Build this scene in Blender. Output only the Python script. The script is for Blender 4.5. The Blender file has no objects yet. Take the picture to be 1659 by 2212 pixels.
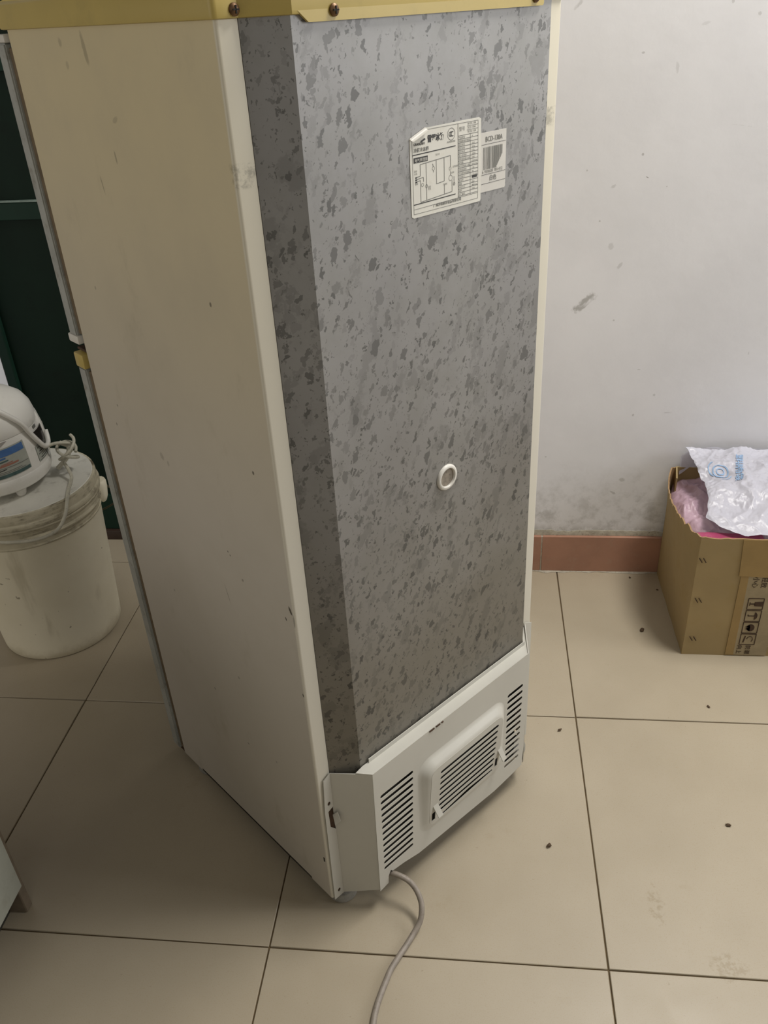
import bpy, bmesh, math, random
from mathutils import Vector, Matrix, noise as mn

# ------------------------------------------------------------------ scene scale
# all coordinates below are written in floor-tile units (0.6 per tile); the tiles are 0.5 m
K = 5 / 6
sc = bpy.context.scene
C = sc.collection

# ------------------------------------------------------------------ camera
def rotcam(yaw, pitch, roll):
    cy, sy, cp, sp = math.cos(yaw), math.sin(yaw), math.cos(pitch), math.sin(pitch)
    f = Vector((sy * cp, cy * cp, -sp)); r = Vector((cy, -sy, 0)); d = f.cross(r)
    cr, sr = math.cos(roll), math.sin(roll)
    return f, cr * r + sr * d, -sr * r + cr * d
f_, r_, d_ = rotcam(-0.1299, 0.5456, 0.0592)
cam = bpy.data.cameras.new('camera'); camo = bpy.data.objects.new('camera', cam); C.objects.link(camo)
cam.sensor_fit = 'HORIZONTAL'; cam.sensor_width = 36; cam.lens = 36 * 1810.14 / 1659
cam.clip_start = 0.02
m = Matrix((( r_.x, -d_.x, -f_.x), (r_.y, -d_.y, -f_.y), (r_.z, -d_.z, -f_.z))).to_4x4()
m.translation = Vector((0, 0, 1.4479 * K)); camo.matrix_world = m
sc.camera = camo

# ------------------------------------------------------------------ light
w = bpy.data.worlds.new('world'); sc.world = w; w.use_nodes = True
w.node_tree.nodes['Background'].inputs[0].default_value = (1.0, 0.90, 0.75, 1)
w.node_tree.nodes['Background'].inputs[1].default_value = 0.16
def area(name, loc, target, sx, sy, power, col):
    l = bpy.data.lights.new(name, 'AREA'); l.shape = 'RECTANGLE'; l.size = sx * K; l.size_y = sy * K
    l.energy = power; l.color = col
    o = bpy.data.objects.new(name, l); C.objects.link(o); o.location = Vector(loc) * K
    o.rotation_euler = (Vector(target) - Vector(loc)).to_track_quat('-Z', 'Y').to_euler()
    return o
area('ceiling_tube_light', (1.0, 1.55, 2.95), (0.75, 1.45, 0), 1.1, 0.5, 44, (1.0, 0.965, 0.91))
area('window_light', (3.2, 1.10, 1.8), (0.0, 1.1, 0.6), 1.2, 1.3, 27, (0.97, 0.98, 1.0))
area('left_fill_light', (-2.7, -0.3, 1.3), (-1.0, 1.7, 0.5), 1.9, 1.7, 10, (1.0, 0.95, 0.87))  # unseen fill added at the front left to brighten the bucket side
area('front_fill_light', (0.6, -2.4, 2.4), (0.0, 1.4, 0.9), 2.0, 1.4, 7, (1.0, 0.98, 0.95))  # soft fill added behind the camera to lift the surfaces facing it
vs = sc.view_settings
sc.display_settings.display_device = 'sRGB'
vs.view_transform = 'Standard'; vs.look = 'None'; vs.gamma = 1; vs.use_curve_mapping = False
vs.exposure = 0.0

# ------------------------------------------------------------------ helpers
def lin(h):
    if isinstance(h, str):
        v = [int(h[i:i + 2], 16) / 255 for i in (0, 2, 4)]
    else: v = [x / 255 for x in h]
    return tuple(x / 12.92 if x <= 0.04045 else ((x + 0.055) / 1.055) ** 2.4 for x in v) + (1,)

class NT:
    """tiny wrapper for building node materials"""
    def __init__(s, name, rough=0.5, metal=0.0, spec=0.5):
        s.m = bpy.data.materials.new(name); s.m.use_nodes = True
        s.t = s.m.node_tree; s.n = s.t.nodes; s.l = s.t.links
        s.b = s.n['Principled BSDF']
        s.b.inputs['Roughness'].default_value = rough; s.b.inputs['Metallic'].default_value = metal
        s.b.inputs['Specular IOR Level'].default_value = spec
        tc = s.n.new('ShaderNodeTexCoord')
        mp = s.n.new('ShaderNodeMapping'); mp.inputs['Scale'].default_value = (1 / K,) * 3
        s.l.new(tc.outputs['Object'], mp.inputs['Vector']); s.co = mp.outputs['Vector']
    def put(s, sock, v):
        if hasattr(v, 'is_linked') or hasattr(v, 'links'): s.l.new(v, sock)
        else: sock.default_value = v
    def map(s, co=None, loc=(0, 0, 0), rot=(0, 0, 0), scale=(1, 1, 1), typ='POINT'):
        m_ = s.n.new('ShaderNodeMapping'); m_.vector_type = typ
        s.l.new(co or s.co, m_.inputs['Vector'])
        m_.inputs['Location'].default_value = loc; m_.inputs['Rotation'].default_value = rot; m_.inputs['Scale'].default_value = scale
        return m_.outputs[0]
    def noise(s, scale, detail=3, rough=0.5, co=None, color=False):
        n = s.n.new('ShaderNodeTexNoise'); s.l.new(co or s.co, n.inputs['Vector'])
        n.inputs['Scale'].default_value = scale; n.inputs['Detail'].default_value = detail; n.inputs['Roughness'].default_value = rough
        return n.outputs['Color' if color else 'Fac']
    def math(s, op, a, b=0.0, c=0.0, clamp=False):
        n = s.n.new('ShaderNodeMath'); n.operation = op; n.use_clamp = clamp
        for i, v in enumerate((a, b, c)): s.put(n.inputs[i], v)
        return n.outputs[0]
    def vmath(s, op, a, b):
        n = s.n.new('ShaderNodeVectorMath'); n.operation = op
        s.put(n.inputs[0], a); s.put(n.inputs[1], b)
        return n.outputs['Value' if op == 'LENGTH' else 0]
    def ramp(s, v, a, b, lo=0.0, hi=1.0):
        n = s.n.new('ShaderNodeMapRange'); n.interpolation_type = 'SMOOTHSTEP'
        s.put(n.inputs[0], v)
        for i, x in enumerate((a, b, lo, hi)): n.inputs[i + 1].default_value = x
        return n.outputs[0]
    def mix(s, fac, a, b):
        n = s.n.new('ShaderNodeMix'); n.data_type = 'RGBA'
        s.put(n.inputs[0], fac); s.put(n.inputs[6], a); s.put(n.inputs[7], b)
        return n.outputs[2]
    def sep(s, co=None):
        n = s.n.new('ShaderNodeSeparateXYZ'); s.l.new(co or s.co, n.inputs[0]); return n.outputs
    def color(s, v): s.put(s.b.inputs['Base Color'], v)
    def bump(s, h, strength=0.2, dist=0.001):
        n = s.n.new('ShaderNodeBump'); n.inputs['Strength'].default_value = strength; n.inputs['Distance'].default_value = dist
        s.l.new(h, n.inputs['Height']); s.l.new(n.outputs[0], s.b.inputs['Normal'])
    def blob(s, x, y, z, lx, ly, lz, ang=0.0, axis='y', wob=0.0, nz=None):
        """soft elliptical stain mask, 1 inside, 0 outside"""
        rot = (0, ang, 0) if axis == 'y' else (ang, 0, 0)
        c = s.co
        m1 = s.map(c, loc=(-x, -y, -z)); m2 = s.map(m1, rot=rot); m3 = s.map(m2, scale=(1 / lx, 1 / ly, 1 / lz))
        d = s.vmath('LENGTH', m3, (0, 0, 0))
        if nz is not None: d = s.math('ADD', d, s.math('MULTIPLY_ADD', nz, wob * 2, -wob))
        return s.ramp(d, 1.0, 0.55)

def plain(name, col, rough=0.5, metal=0.0, var=0.06, vs_=8.0, spec=0.5, bump=0.0, bs=200, dirt=None, dirt_amt=0.0):
    t = NT(name, rough, metal, spec); c = lin(col)
    n = t.noise(vs_, 5, 0.6)
    a = tuple(x * (1 - var) for x in c[:3]) + (1,); b = tuple(min(1, x * (1 + var)) for x in c[:3]) + (1,)
    col_ = t.mix(t.ramp(n, 0.3, 0.7), a, b)
    if dirt: col_ = t.mix(t.math('MULTIPLY', t.ramp(t.noise(vs_ * 2.7, 6, 0.7), 0.52, 0.72), dirt_amt), col_, lin(dirt))
    t.color(col_)
    if bump: t.bump(t.noise(bs, 3), bump)
    return t.m

class B:
    """bmesh collector; finish() links ONE mesh object"""
    def __init__(s): s.bm = bmesh.new(); s.mats = []; s.cur = 0
    def mat(s, m_):
        if m_ not in s.mats: s.mats.append(m_)
        s.cur = s.mats.index(m_); return s
    def faces(s, vs_, fs, smooth=False):
        v = [s.bm.verts.new(x) for x in vs_]; out = []
        for f in fs:
            try:
                g = s.bm.faces.new([v[i] for i in f]); g.material_index = s.cur; g.smooth = smooth; out.append(g)
            except ValueError: pass
        return v, out
    def box(s, x0, y0, z0, x1, y1, z1, bev=0.0, seg=2, M=None):
        t = bmesh.new()
        bmesh.ops.create_cube(t, size=1)
        for v in t.verts: v.co = Vector(((x0 + x1) / 2 + v.co.x * (x1 - x0), (y0 + y1) / 2 + v.co.y * (y1 - y0), (z0 + z1) / 2 + v.co.z * (z1 - z0)))
        if bev: bmesh.ops.bevel(t, geom=t.edges[:], offset=bev, segments=seg, affect='EDGES', profile=0.5)
        s.add(t, M); return s
    def add(s, t, M=None, smooth=None):
        vm = {}
        for v in t.verts: vm[v] = s.bm.verts.new(M @ v.co if M else v.co)
        for f in t.faces:
            try:
                g = s.bm.faces.new([vm[v] for v in f.verts]); g.material_index = s.cur; g.smooth = f.smooth if smooth is None else smooth
            except ValueError: pass
        t.free(); return s
    def prism(s, pts, z0, z1, cap=True, smooth=False, close=True):
        """plan polygon extruded in z"""
        n = len(pts)
        vs_ = [(x, y, z0) for x, y in pts] + [(x, y, z1) for x, y in pts]
        fs = [(i, (i + 1) % n, n + (i + 1) % n, n + i) for i in range(n if close else n - 1)]
        if cap: fs += [tuple(range(n))[::-1], tuple(range(n, 2 * n))]
        s.faces(vs_, fs, smooth); return s
    def strip(s, pts, th, z0, z1):
        """folded sheet: plan polyline with thickness th (offset to the right side), z0/z1 numbers or per-point lists"""
        n = len(pts); off = []
        for i, p in enumerate(pts):
            a = Vector(pts[max(i - 1, 0)]); b = Vector(pts[min(i + 1, n - 1)]); p = Vector(p)
            d1 = (p - a).normalized() if i else None; d2 = (b - p).normalized() if i < n - 1 else None
            n1 = Vector((-d1.y, d1.x)) if d1 else Vector((-d2.y, d2.x)); n2 = Vector((-d2.y, d2.x)) if d2 else n1
            nn = (n1 + n2).normalized(); k = th / max(0.3, nn.dot(n1)); off.append(p + nn * k)
        Z0 = z0 if isinstance(z0, (list, tuple)) else [z0] * n; Z1 = z1 if isinstance(z1, (list, tuple)) else [z1] * n
        vs_ = []
        for i in range(n):
            vs_ += [(pts[i][0], pts[i][1], Z0[i]), (pts[i][0], pts[i][1], Z1[i]), (off[i].x, off[i].y, Z0[i]), (off[i].x, off[i].y, Z1[i])]
        fs = []
        for i in range(n - 1):
            a, b = 4 * i, 4 * i + 4
            fs += [(a, b, b + 1, a + 1), (a + 2, a + 3, b + 3, b + 2), (a + 1, b + 1, b + 3, a + 3), (a, a + 2, b + 2, b)]
        e = 4 * (n - 1); fs += [(0, 1, 3, 2), (e, e + 2, e + 3, e + 1)]
        s.faces(vs_, fs); return s
    def lathe(s, prof, c=(0, 0, 0), seg=48, smooth=True, capb=True, capt=True, a0=0.0, a1=2 * math.pi):
        full = abs(a1 - a0 - 2 * math.pi) < 1e-6; ns = seg if full else seg + 1
        vs_ = []
        for r, z in prof:
            for k in range(ns):
                a = a0 + (a1 - a0) * k / seg; vs_.append((c[0] + r * math.cos(a), c[1] + r * math.sin(a), c[2] + z))
        fs = []
        for i in range(len(prof) - 1):
            for k in range(seg):
                k2 = (k + 1) % ns; fs.append((i * ns + k, i * ns + k2, (i + 1) * ns + k2, (i + 1) * ns + k))
        v, f = s.faces(vs_, fs, smooth)
        if full:
            if capb and prof[0][0] > 1e-5: 
                g = s.bm.faces.new(v[:ns][::-1]); g.material_index = s.cur
            if capt and prof[-1][0] > 1e-5:
                g = s.bm.faces.new(v[-ns:]); g.material_index = s.cur
        return s
    def tube(s, pts, r, seg=10, sub=6, cap=True):
        P = [Vector(p) for p in pts]; Q = []
        for i in range(len(P) - 1):
            p0 = P[max(i - 1, 0)]; p1 = P[i]; p2 = P[i + 1]; p3 = P[min(i + 2, len(P) - 1)]
            for k in range(sub):
                t = k / sub
                Q.append(0.5 * ((2 * p1) + (p2 - p0) * t + (2 * p0 - 5 * p1 + 4 * p2 - p3) * t * t + (3 * p1 - p0 - 3 * p2 + p3) * t ** 3))
        Q.append(P[-1]); vs_ = []; up = Vector((0, 0, 1)); prev = None
        for i, q in enumerate(Q):
            d = (Q[min(i + 1, len(Q) - 1)] - Q[max(i - 1, 0)]).normalized()
            a = d.cross(up) if prev is None else prev - d * prev.dot(d)
            if a.length < 1e-4: a = d.cross(Vector((1, 0, 0)))
            a.normalize(); prev = a; b = d.cross(a); rr = r(i / len(Q)) if callable(r) else r
            for k in range(seg):
                t = 2 * math.pi * k / seg; vs_.append(q + (a * math.cos(t) + b * math.sin(t)) * rr)
        fs = [(i * seg + k, i * seg + (k + 1) % seg, (i + 1) * seg + (k + 1) % seg, (i + 1) * seg + k) for i in range(len(Q) - 1) for k in range(seg)]
        if cap: fs += [tuple(range(seg))[::-1], tuple(range((len(Q) - 1) * seg, len(Q) * seg))]
        s.faces(vs_, fs, True); return s
    def finish(s, name, parent=None, loc=(0, 0, 0), rotz=0.0, normals=True):
        if normals: bmesh.ops.recalc_face_normals(s.bm, faces=s.bm.faces[:])
        for v in s.bm.verts: v.co *= K
        me = bpy.data.meshes.new(name); s.bm.to_mesh(me); s.bm.free()
        if len(me.polygons) < 12000: me.set_sharp_from_angle(angle=math.radians(38))
        for m_ in s.mats: me.materials.append(m_)
        o = bpy.data.objects.new(name, me); C.objects.link(o)
        if parent: o.parent = parent
        o.location = Vector(loc) * K; o.rotation_euler = (0, 0, rotz)
        return o

def tag(o, label, cat, group=None):
    o['label'] = label; o['category'] = cat
    if group: o['group'] = group
    return o
def thing(name, label, cat, loc=(0, 0, 0), rotz=0.0, group=None):
    o = bpy.data.objects.new(name, None); C.objects.link(o); o.location = Vector(loc) * K; o.rotation_euler = (0, 0, rotz)
    o.empty_display_size = 0.05
    return tag(o, label, cat, group)
def struct(o): o['kind'] = 'structure'; return o

def fill2d(outer, holes, th):
    """flat plate (x, y) with holes, thickness th, centred on z=0 -> bmesh"""
    cu = bpy.data.curves.new('tmp', 'CURVE'); cu.dimensions = '2D'; cu.fill_mode = 'BOTH'; cu.extrude = th / 2
    for loop in [outer] + holes:
        sp = cu.splines.new('POLY'); sp.points.add(len(loop) - 1)
        for i, p in enumerate(loop): sp.points[i].co = (p[0], p[1], 0, 1)
        sp.use_cyclic_u = True
    o = bpy.data.objects.new('tmp', cu); C.objects.link(o); bpy.context.view_layer.update()
    me = bpy.data.meshes.new_from_object(o.evaluated_get(bpy.context.evaluated_depsgraph_get()))
    bm = bmesh.new(); bm.from_mesh(me); bpy.data.objects.remove(o); bpy.data.curves.remove(cu); bpy.data.meshes.remove(me)
    return bm
def texts(items):
    """list of (string, size, bold offset) -> list of (bmesh in xy, width)"""
    objs = []
    for s_, size, off in items:
        cu = bpy.data.curves.new('tmp', 'FONT'); cu.body = s_; cu.size = size; cu.resolution_u = 2; cu.offset = off
        o = bpy.data.objects.new('tmp', cu); C.objects.link(o); objs.append(o)
    bpy.context.view_layer.update(); dg = bpy.context.evaluated_depsgraph_get(); out = []
    for o in objs:
        me = bpy.data.meshes.new_from_object(o.evaluated_get(dg)); bm = bmesh.new(); bm.from_mesh(me); bpy.data.meshes.remove(me)
        xs = [v.co.x for v in bm.verts] or [0]; out.append((bm, max(xs)))
    for o in objs:
        cu = o.data; bpy.data.objects.remove(o); bpy.data.curves.remove(cu)
    return out
def rrect(x0, y0, x1, y1, r, n=5):
    pts = []
    for cx, cy, a in ((x1 - r, y1 - r, 0), (x0 + r, y1 - r, 90), (x0 + r, y0 + r, 180), (x1 - r, y0 + r, 270)):
        for k in range(n + 1):
            t = math.radians(a + 90 * k / n); pts.append((cx + r * math.cos(t), cy + r * math.sin(t)))
    return pts

rng = random.Random(7)

# ------------------------------------------------------------------ materials
def m_galv():
    t = NT('galvanised_steel', 0.46, 0.25, 0.4)
    dis = t.vmath('SCALE', t.vmath('SUBTRACT', t.noise(60, 3, 0.65, color=True), (0.5, 0.5, 0.5)), (0, 0, 0))
    dis.node.inputs['Scale'].default_value = 0.026
    co = t.vmath('ADD', t.co, dis)
    co = t.map(co, rot=(0, math.radians(-22), 0)); co = t.map(co, scale=(1.25, 1.0, 0.62))
    dens = t.noise(3.2, 3, 0.6)
    def layer(scale, r0, r1, seed, keep, lo=0.35):
        v = t.n.new('ShaderNodeTexVoronoi'); v.feature = 'F1'; v.inputs['Scale'].default_value = scale
        c2 = t.map(co, loc=(seed, seed * 1.7, seed * 0.6)); t.l.new(c2, v.inputs['Vector'])
        sp = t.sep(v.outputs['Color'])
        rad = t.math('MULTIPLY_ADD', sp[0], r1 - r0, r0)
        msk = t.ramp(t.math('SUBTRACT', v.outputs['Distance'], rad), 0.035, -0.035)
        kp = t.math('GREATER_THAN', t.math('ADD', sp[1], t.math('MULTIPLY_ADD', dens, 1.1, -0.55)), 1 - keep)
        return t.math('MULTIPLY', t.math('MULTIPLY', msk, kp), t.math('MULTIPLY_ADD', sp[2], 1 - lo, lo))
    a = layer(66, 0.08, 0.50, 0.0, 0.55, 0.15)
    b = layer(105, 0.12, 0.48, 3.3, 0.55, 0.2)
    c = layer(210, 0.12, 0.38, 7.1, 0.35, 0.3)
    big = t.math('MULTIPLY', t.ramp(t.noise(26, 4, 0.55, co=co), 0.56, 0.62), 0.30)
    mk = t.math('MAXIMUM', t.math('MAXIMUM', a, b), t.math('MAXIMUM', c, big), clamp=True)
    base = t.mix(t.ramp(t.noise(2.0, 4, 0.6), 0.3, 0.7), lin('8d8c8c'), lin('9c9b99'))
    base = t.mix(t.math('MULTIPLY', t.ramp(t.noise(14, 5, 0.7), 0.4, 0.7), 0.3), base, lin('83837c'))
    col = t.mix(t.math('MULTIPLY', mk, 0.76), base, lin('50504e'))
    z = t.sep()[2]
    # lower half: warm grime tint plus the floor's dark reflection put into the colour
    gr_refl = t.math('MULTIPLY', t.ramp(t.math('ADD', z, t.math('MULTIPLY', t.noise(4, 4), 0.4)), 1.25, 0.65), 0.66)
    col = t.mix(gr_refl, col, t.mix(mk, lin('68614f'), lin('38342a')))
    t.color(col)
    t.bump(t.noise(5, 2), 0.15, 0.004)
    return t.m
def m_side():
    t = NT('aged_cream_enamel', 0.42, 0, 0.45)
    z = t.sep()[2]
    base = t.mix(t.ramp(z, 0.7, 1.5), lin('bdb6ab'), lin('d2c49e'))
    base = t.mix(t.math('MULTIPLY', t.ramp(t.noise(5, 5, 0.6), 0.4, 0.75), 0.22), base, lin('a8a090'))
    sm = t.math('MULTIPLY', t.ramp(t.noise(11, 5, 0.65, co=t.map(scale=(1, 1, 0.5))), 0.58, 0.75), 0.25)
    base = t.mix(sm, base, lin('8f856d'))
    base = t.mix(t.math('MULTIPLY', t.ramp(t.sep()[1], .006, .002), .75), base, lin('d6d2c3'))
    nz = t.noise(60, 4, 0.7)
    marks = None
    for (y, z_, ly, lz, an, st) in [(0.293, 1.418, .006, .022, .15, .45), (0.357, 1.425, .006, .007, 0, .35), (.350, 1.40, .005, .006, 0, .3),
                                  (0.268, 1.2957, .0025, .010, .1, .5), (.3218, 1.257, .0018, .014, .2, .5), (.25, 1.34, .009, .004, .4, .3),
                                  (0.094, 1.137, .003, .004, 0, .9), (.316, .848, .006, .008, .5, .35), (.30, .84, .004, .006, 0, .35),
                                  (.0537, .912, .003, .0035, 0, 1), (.0095, .700, .0035, .010, .4, 1.2), (.0035, .683, .002, .014, 0, .6), (.0235, .677, .0018, .004, .3, 1.2),
                                  (.0057, .536, .0018, .004, .2, 1.2), (.16, .735, .0022, .0022, 0, .9), (.155, .73, .002, .002, 0, .9), (.13, .695, .004, .003, .5, .6),
                                  (.185, .64, .0015, .022, .25, .5), (.2, .45, .004, .004, 0, .5), (.42, 1.1, .003, .004, 0, .5), (.38, .55, .003, .003, 0, .6),
                                  (.21, .28, .004, .003, 0, .6), (.12, .3, .003, .004, 0, .5), (.30, .36, .003, .003, 0, .7), (.46, .86, .003, .004, 0, .7), (.44, .9, .003, .003, 0, .7)]:
        b = t.math('MULTIPLY', t.blob(0.0, y, z_, .03, ly, lz, an, 'x', 0.5, nz), st * 0.75)
        marks = b if marks is None else t.math('MAXIMUM', marks, b)
    lipst = t.math('MULTIPLY', t.math('MULTIPLY', t.ramp(z, 1.280, 1.284), t.ramp(z, 1.309, 1.306)), t.ramp(t.noise(70, 4, .7), .42, .62))
    lipst = t.math('MULTIPLY', lipst, t.math('MULTIPLY', t.ramp(t.sep()[1], .012, .004), 0.4))
    base = t.mix(t.math('MAXIMUM', marks, lipst, clamp=True), base, lin('3a3226'))
    t.color(base); t.bump(t.noise(3, 2), 0.1, 0.004)
    return t.m
def m_wall():
    t = NT('white_painted_plaster', 0.75, 0, 0.25)
    sp = t.sep(); z = sp[2]
    base = t.mix(t.ramp(t.noise(3, 5, 0.6), 0.3, 0.7), lin('dcdcdf'), lin('e4e4e7'))
    nz = t.noise(45, 5, 0.75)
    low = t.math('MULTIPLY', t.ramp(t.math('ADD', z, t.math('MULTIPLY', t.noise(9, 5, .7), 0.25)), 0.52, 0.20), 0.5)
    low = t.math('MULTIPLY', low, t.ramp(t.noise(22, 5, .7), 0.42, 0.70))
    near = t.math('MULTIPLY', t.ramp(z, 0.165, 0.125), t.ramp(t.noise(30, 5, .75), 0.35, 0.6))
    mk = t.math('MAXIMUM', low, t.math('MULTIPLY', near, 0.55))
    streak = t.ramp(t.noise(60, 4, .7, co=t.map(t.map(rot=(0, .75, 0)), scale=(.35, 1, 1.3))), .38, .62)
    for (x, z_, lx, lz, an, st) in [(.255, .795, .040, .014, .75, .8), (.308, .93, .007, .010, 0, .30), (.333, .885, .010, .005, 1.0, .35), (.301, 1.064, .008, .004, .4, .35),
                                  (.199, 1.424, .013, .005, .8, .4), (.375, 1.081, .004, .0012, -.5, .9), (.46, 1.378, .012, .004, .2, .2), (.413, 1.3, .004, .012, .1, .25),
                                  (.277, .988, .003, .003, 0, .6), (.508, 1.415, .003, .006, 0, .4), (.565, 1.39, .004, .004, 0, .4), (.36, 1.13, .003, .003, 0, .6), (.42, 1.06, .0025, .0025, 0, .5),
                                  (.24, 1.10, .003, .003, 0, .5), (.34, 1.33, .004, .003, 0, .5), (.57, 1.18, .03, .0012, -.15, .35), (.39, .30, .012, .006, -.3, .5), (.44, .24, .02, .012, -.6, .35), (.37, .26, .012, .004, -.5, .5),
                                  (.30, .27, .02, .008, -.4, .3), (.47, .215, .02, .015, 0, .4), (.33, .75, .003, .003, 0, .5), (.45, .55, .004, .004, 0, .4), (.405, .62, .006, .002, 0, .4), (.49, .50, .012, .002, 0, .3)]:
        b = t.math('MULTIPLY', t.blob(x, 2.052, z_, lx, .05, lz, an, 'y', 1.1, nz), st * 0.7)
        if lx > .012: b = t.math('MULTIPLY', b, streak)
        mk = t.math('MAXIMUM', mk, b)
    dots = t.math('MULTIPLY', t.ramp(t.noise(34, 2, .5), 0.745, 0.78), 0.35)
    mk = t.math('MAXIMUM', mk, dots, clamp=True)
    t.color(t.mix(mk, base, lin('77746a')))
    t.bump(t.noise(28, 4, .6), 0.12, 0.003)
    return t.m
def m_tile():
    t = NT('glazed_beige_tile', 0.34, 0, 0.4)
    oi = t.n.new('ShaderNodeObjectInfo')
    geo = t.n.new('ShaderNodeNewGeometry'); wm = t.map(geo.outputs['Position'], scale=(1 / K,) * 3)
    base = t.mix(t.ramp(t.noise(2.2, 4, .6, co=wm), .3, .7), lin('a39884'), lin('aca18d'))
    base = t.mix(t.math('MULTIPLY', oi.outputs['Random'], 0.25), base, lin('9f947f'))
    base = t.mix(t.math('MULTIPLY', t.ramp(t.noise(500, 2, .5, co=wm), .52, .72), 0.28), base, lin('9a8868'))
    sp = t.math('MULTIPLY', t.ramp(t.noise(120, 3, .6, co=wm), .70, .76), 0.35)
    base = t.mix(sp, base, lin('6a5c44'))
    st = t.math('MULTIPLY', t.ramp(t.noise(7, 5, .7, co=wm), .60, .78), 0.22)
    base = t.mix(st, base, lin('8a7858'))
    t.co = wm; nz = t.noise(50, 5, .75)
    ft = t.math('MULTIPLY', t.blob(.437, .872, 0, .036, .030, .05, 0, 'y', 1.0, nz), t.ramp(t.noise(110, 3, .6), .42, .60))
    ft2 = t.math('MULTIPLY', t.blob(.335, .985, 0, .020, .045, .05, 0, 'y', 1.0, nz), t.ramp(t.noise(90, 3, .6), .45, .65))
    base = t.mix(t.math('MULTIPLY', t.math('MAXIMUM', ft, ft2), .35), base, lin('7d6d4c'))
    t.color(base)
    t.put(t.b.inputs['Roughness'], t.ramp(t.noise(9, 4, .6, co=wm), .3, .8, .30, .46))
    return t.m

M = {}
M['galv'] = m_galv(); M['side'] = m_side(); M['wall'] = m_wall(); M['tile'] = m_tile()
M['lip'] = plain('cream_enamel_lip', 'd5cdba', .45, var=.04)
M['grout'] = plain('dirty_grout', '5a4a30', .9, var=.2, vs_=30)
M['yellow'] = plain('yellowed_plastic', 'baa55c', .42, var=.05, vs_=5, dirt='9a8a50', dirt_amt=.3)
M['cover'] = plain('pale_grey_sheet_metal', 'bfbdb4', .42, var=.03, vs_=6)
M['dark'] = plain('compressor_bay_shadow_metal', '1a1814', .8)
M['gasket'] = plain('brown_aged_gasket', '6a5b45', .7, var=.2, vs_=40)
M['doormetal'] = plain('door_edge_enamel', '9fa19c', .4, var=.12, vs_=14, dirt='6e6655', dirt_amt=.6)
M['rust_and_shade'] = plain('rusty_steel_and_shade', '4a3626', .7, .3, var=.3, vs_=80)
M['screw'] = plain('tarnished_screw', '6b5138', .45, .6, var=.3, vs_=200)
M['white_pl'] = plain('white_plastic', 'd6d3cb', .4, var=.03)
M['foot'] = plain('grey_plastic_foot', '8d8b84', .5, var=.12, vs_=60, dirt='5b5040', dirt_amt=.5)
M['cord'] = plain('grey_pvc_cord', '8c8378', .5, var=.10, vs_=60, dirt='5c5146', dirt_amt=.6)
M['paper'] = plain('sticker_paper', 'd8d6cc', .55, var=.03, vs_=20, dirt='c9c3b0', dirt_amt=.4)
M['paper2'] = plain('silvery_label_paper', 'cfccc4', .4, var=.04, vs_=20)
M['ink'] = plain('black_ink', '3a3a38', .6, var=.2, vs_=90)
M['ink_grey'] = plain('faded_ink', '6d6d68', .6)
M['pink_ink'] = plain('pale_pink_print', 'cdbfb8', .6)
M['skirt'] = plain('brown_glazed_skirting', 'a37a66', .42, var=.07, vs_=14, dirt='a58b78', dirt_amt=.35)
M['plaster'] = plain('rough_plaster_bead', 'a9a394', .9, var=.15, vs_=60, bump=.5, bs=120, dirt='6e675a', dirt_amt=.7)
M['green'] = plain('dark_green_paint', '081d13', .6, var=.15, vs_=5, dirt='06120c', dirt_amt=.5, spec=.18)
M['green_rail'] = plain('green_paint_rail', '0f2a1f', .6, var=.15, vs_=9, spec=.25)
M['lit_edge'] = plain('worn_lit_paint_edge', '7d8d84', .6, var=.2, vs_=60)
M['sill'] = plain('brown_threshold', '3a2a20', .6, var=.2, vs_=30)

# ------------------------------------------------------------------ floor
TX0, TY0, S = -0.3676, 0.8543, 0.6
fl = B().mat(M['grout']); fl.box(-4.0, -1.6, -0.06, 4.2, 2.32, -0.0035)
floor = struct(fl.finish('floor'))
tile_me = None
for i in range(-4, 6):
    for j in range(-3, 3):
        x0 = TX0 + i * S; y0 = TY0 + j * S
        if j == 2:
            if x0 + S < -1.45 or x0 > -0.35: continue
            b = B().mat(M['tile']); b.box(-S / 2 + .0013, -S / 2 + .0013, -.009, S / 2 - .0013, -S / 2 + .14, 0, .0012, 1)
            o = b.finish('tile', floor, (x0 + S / 2, y0 + S / 2, 0)); continue
        if tile_me is None:
            b = B().mat(M['tile']); b.box(-S / 2 + .0013, -S / 2 + .0013, -.009, S / 2 - .0013, S / 2 - .0013, 0, .0012, 1)
            o = b.finish('tile', floor); tile_me = o.data
        else:
            o = bpy.data.objects.new('tile', tile_me); C.objects.link(o); o.parent = floor
        o.location = Vector((x0 + S / 2, y0 + S / 2, rng.uniform(-.0006, .0002))) * K

# ------------------------------------------------------------------ back wall with doorway
WY = 2.055
b = B().mat(M['wall'])
b.box(-0.36, WY, -.05, 4.2, WY + .30, 3.4); b.box(-4.0, WY, -.05, -1.382, WY + .30, 3.4); b.box(-1.382, WY, 2.5, -0.36, WY + .30, 3.4)
wall = struct(b.finish('wall_back'))
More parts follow.
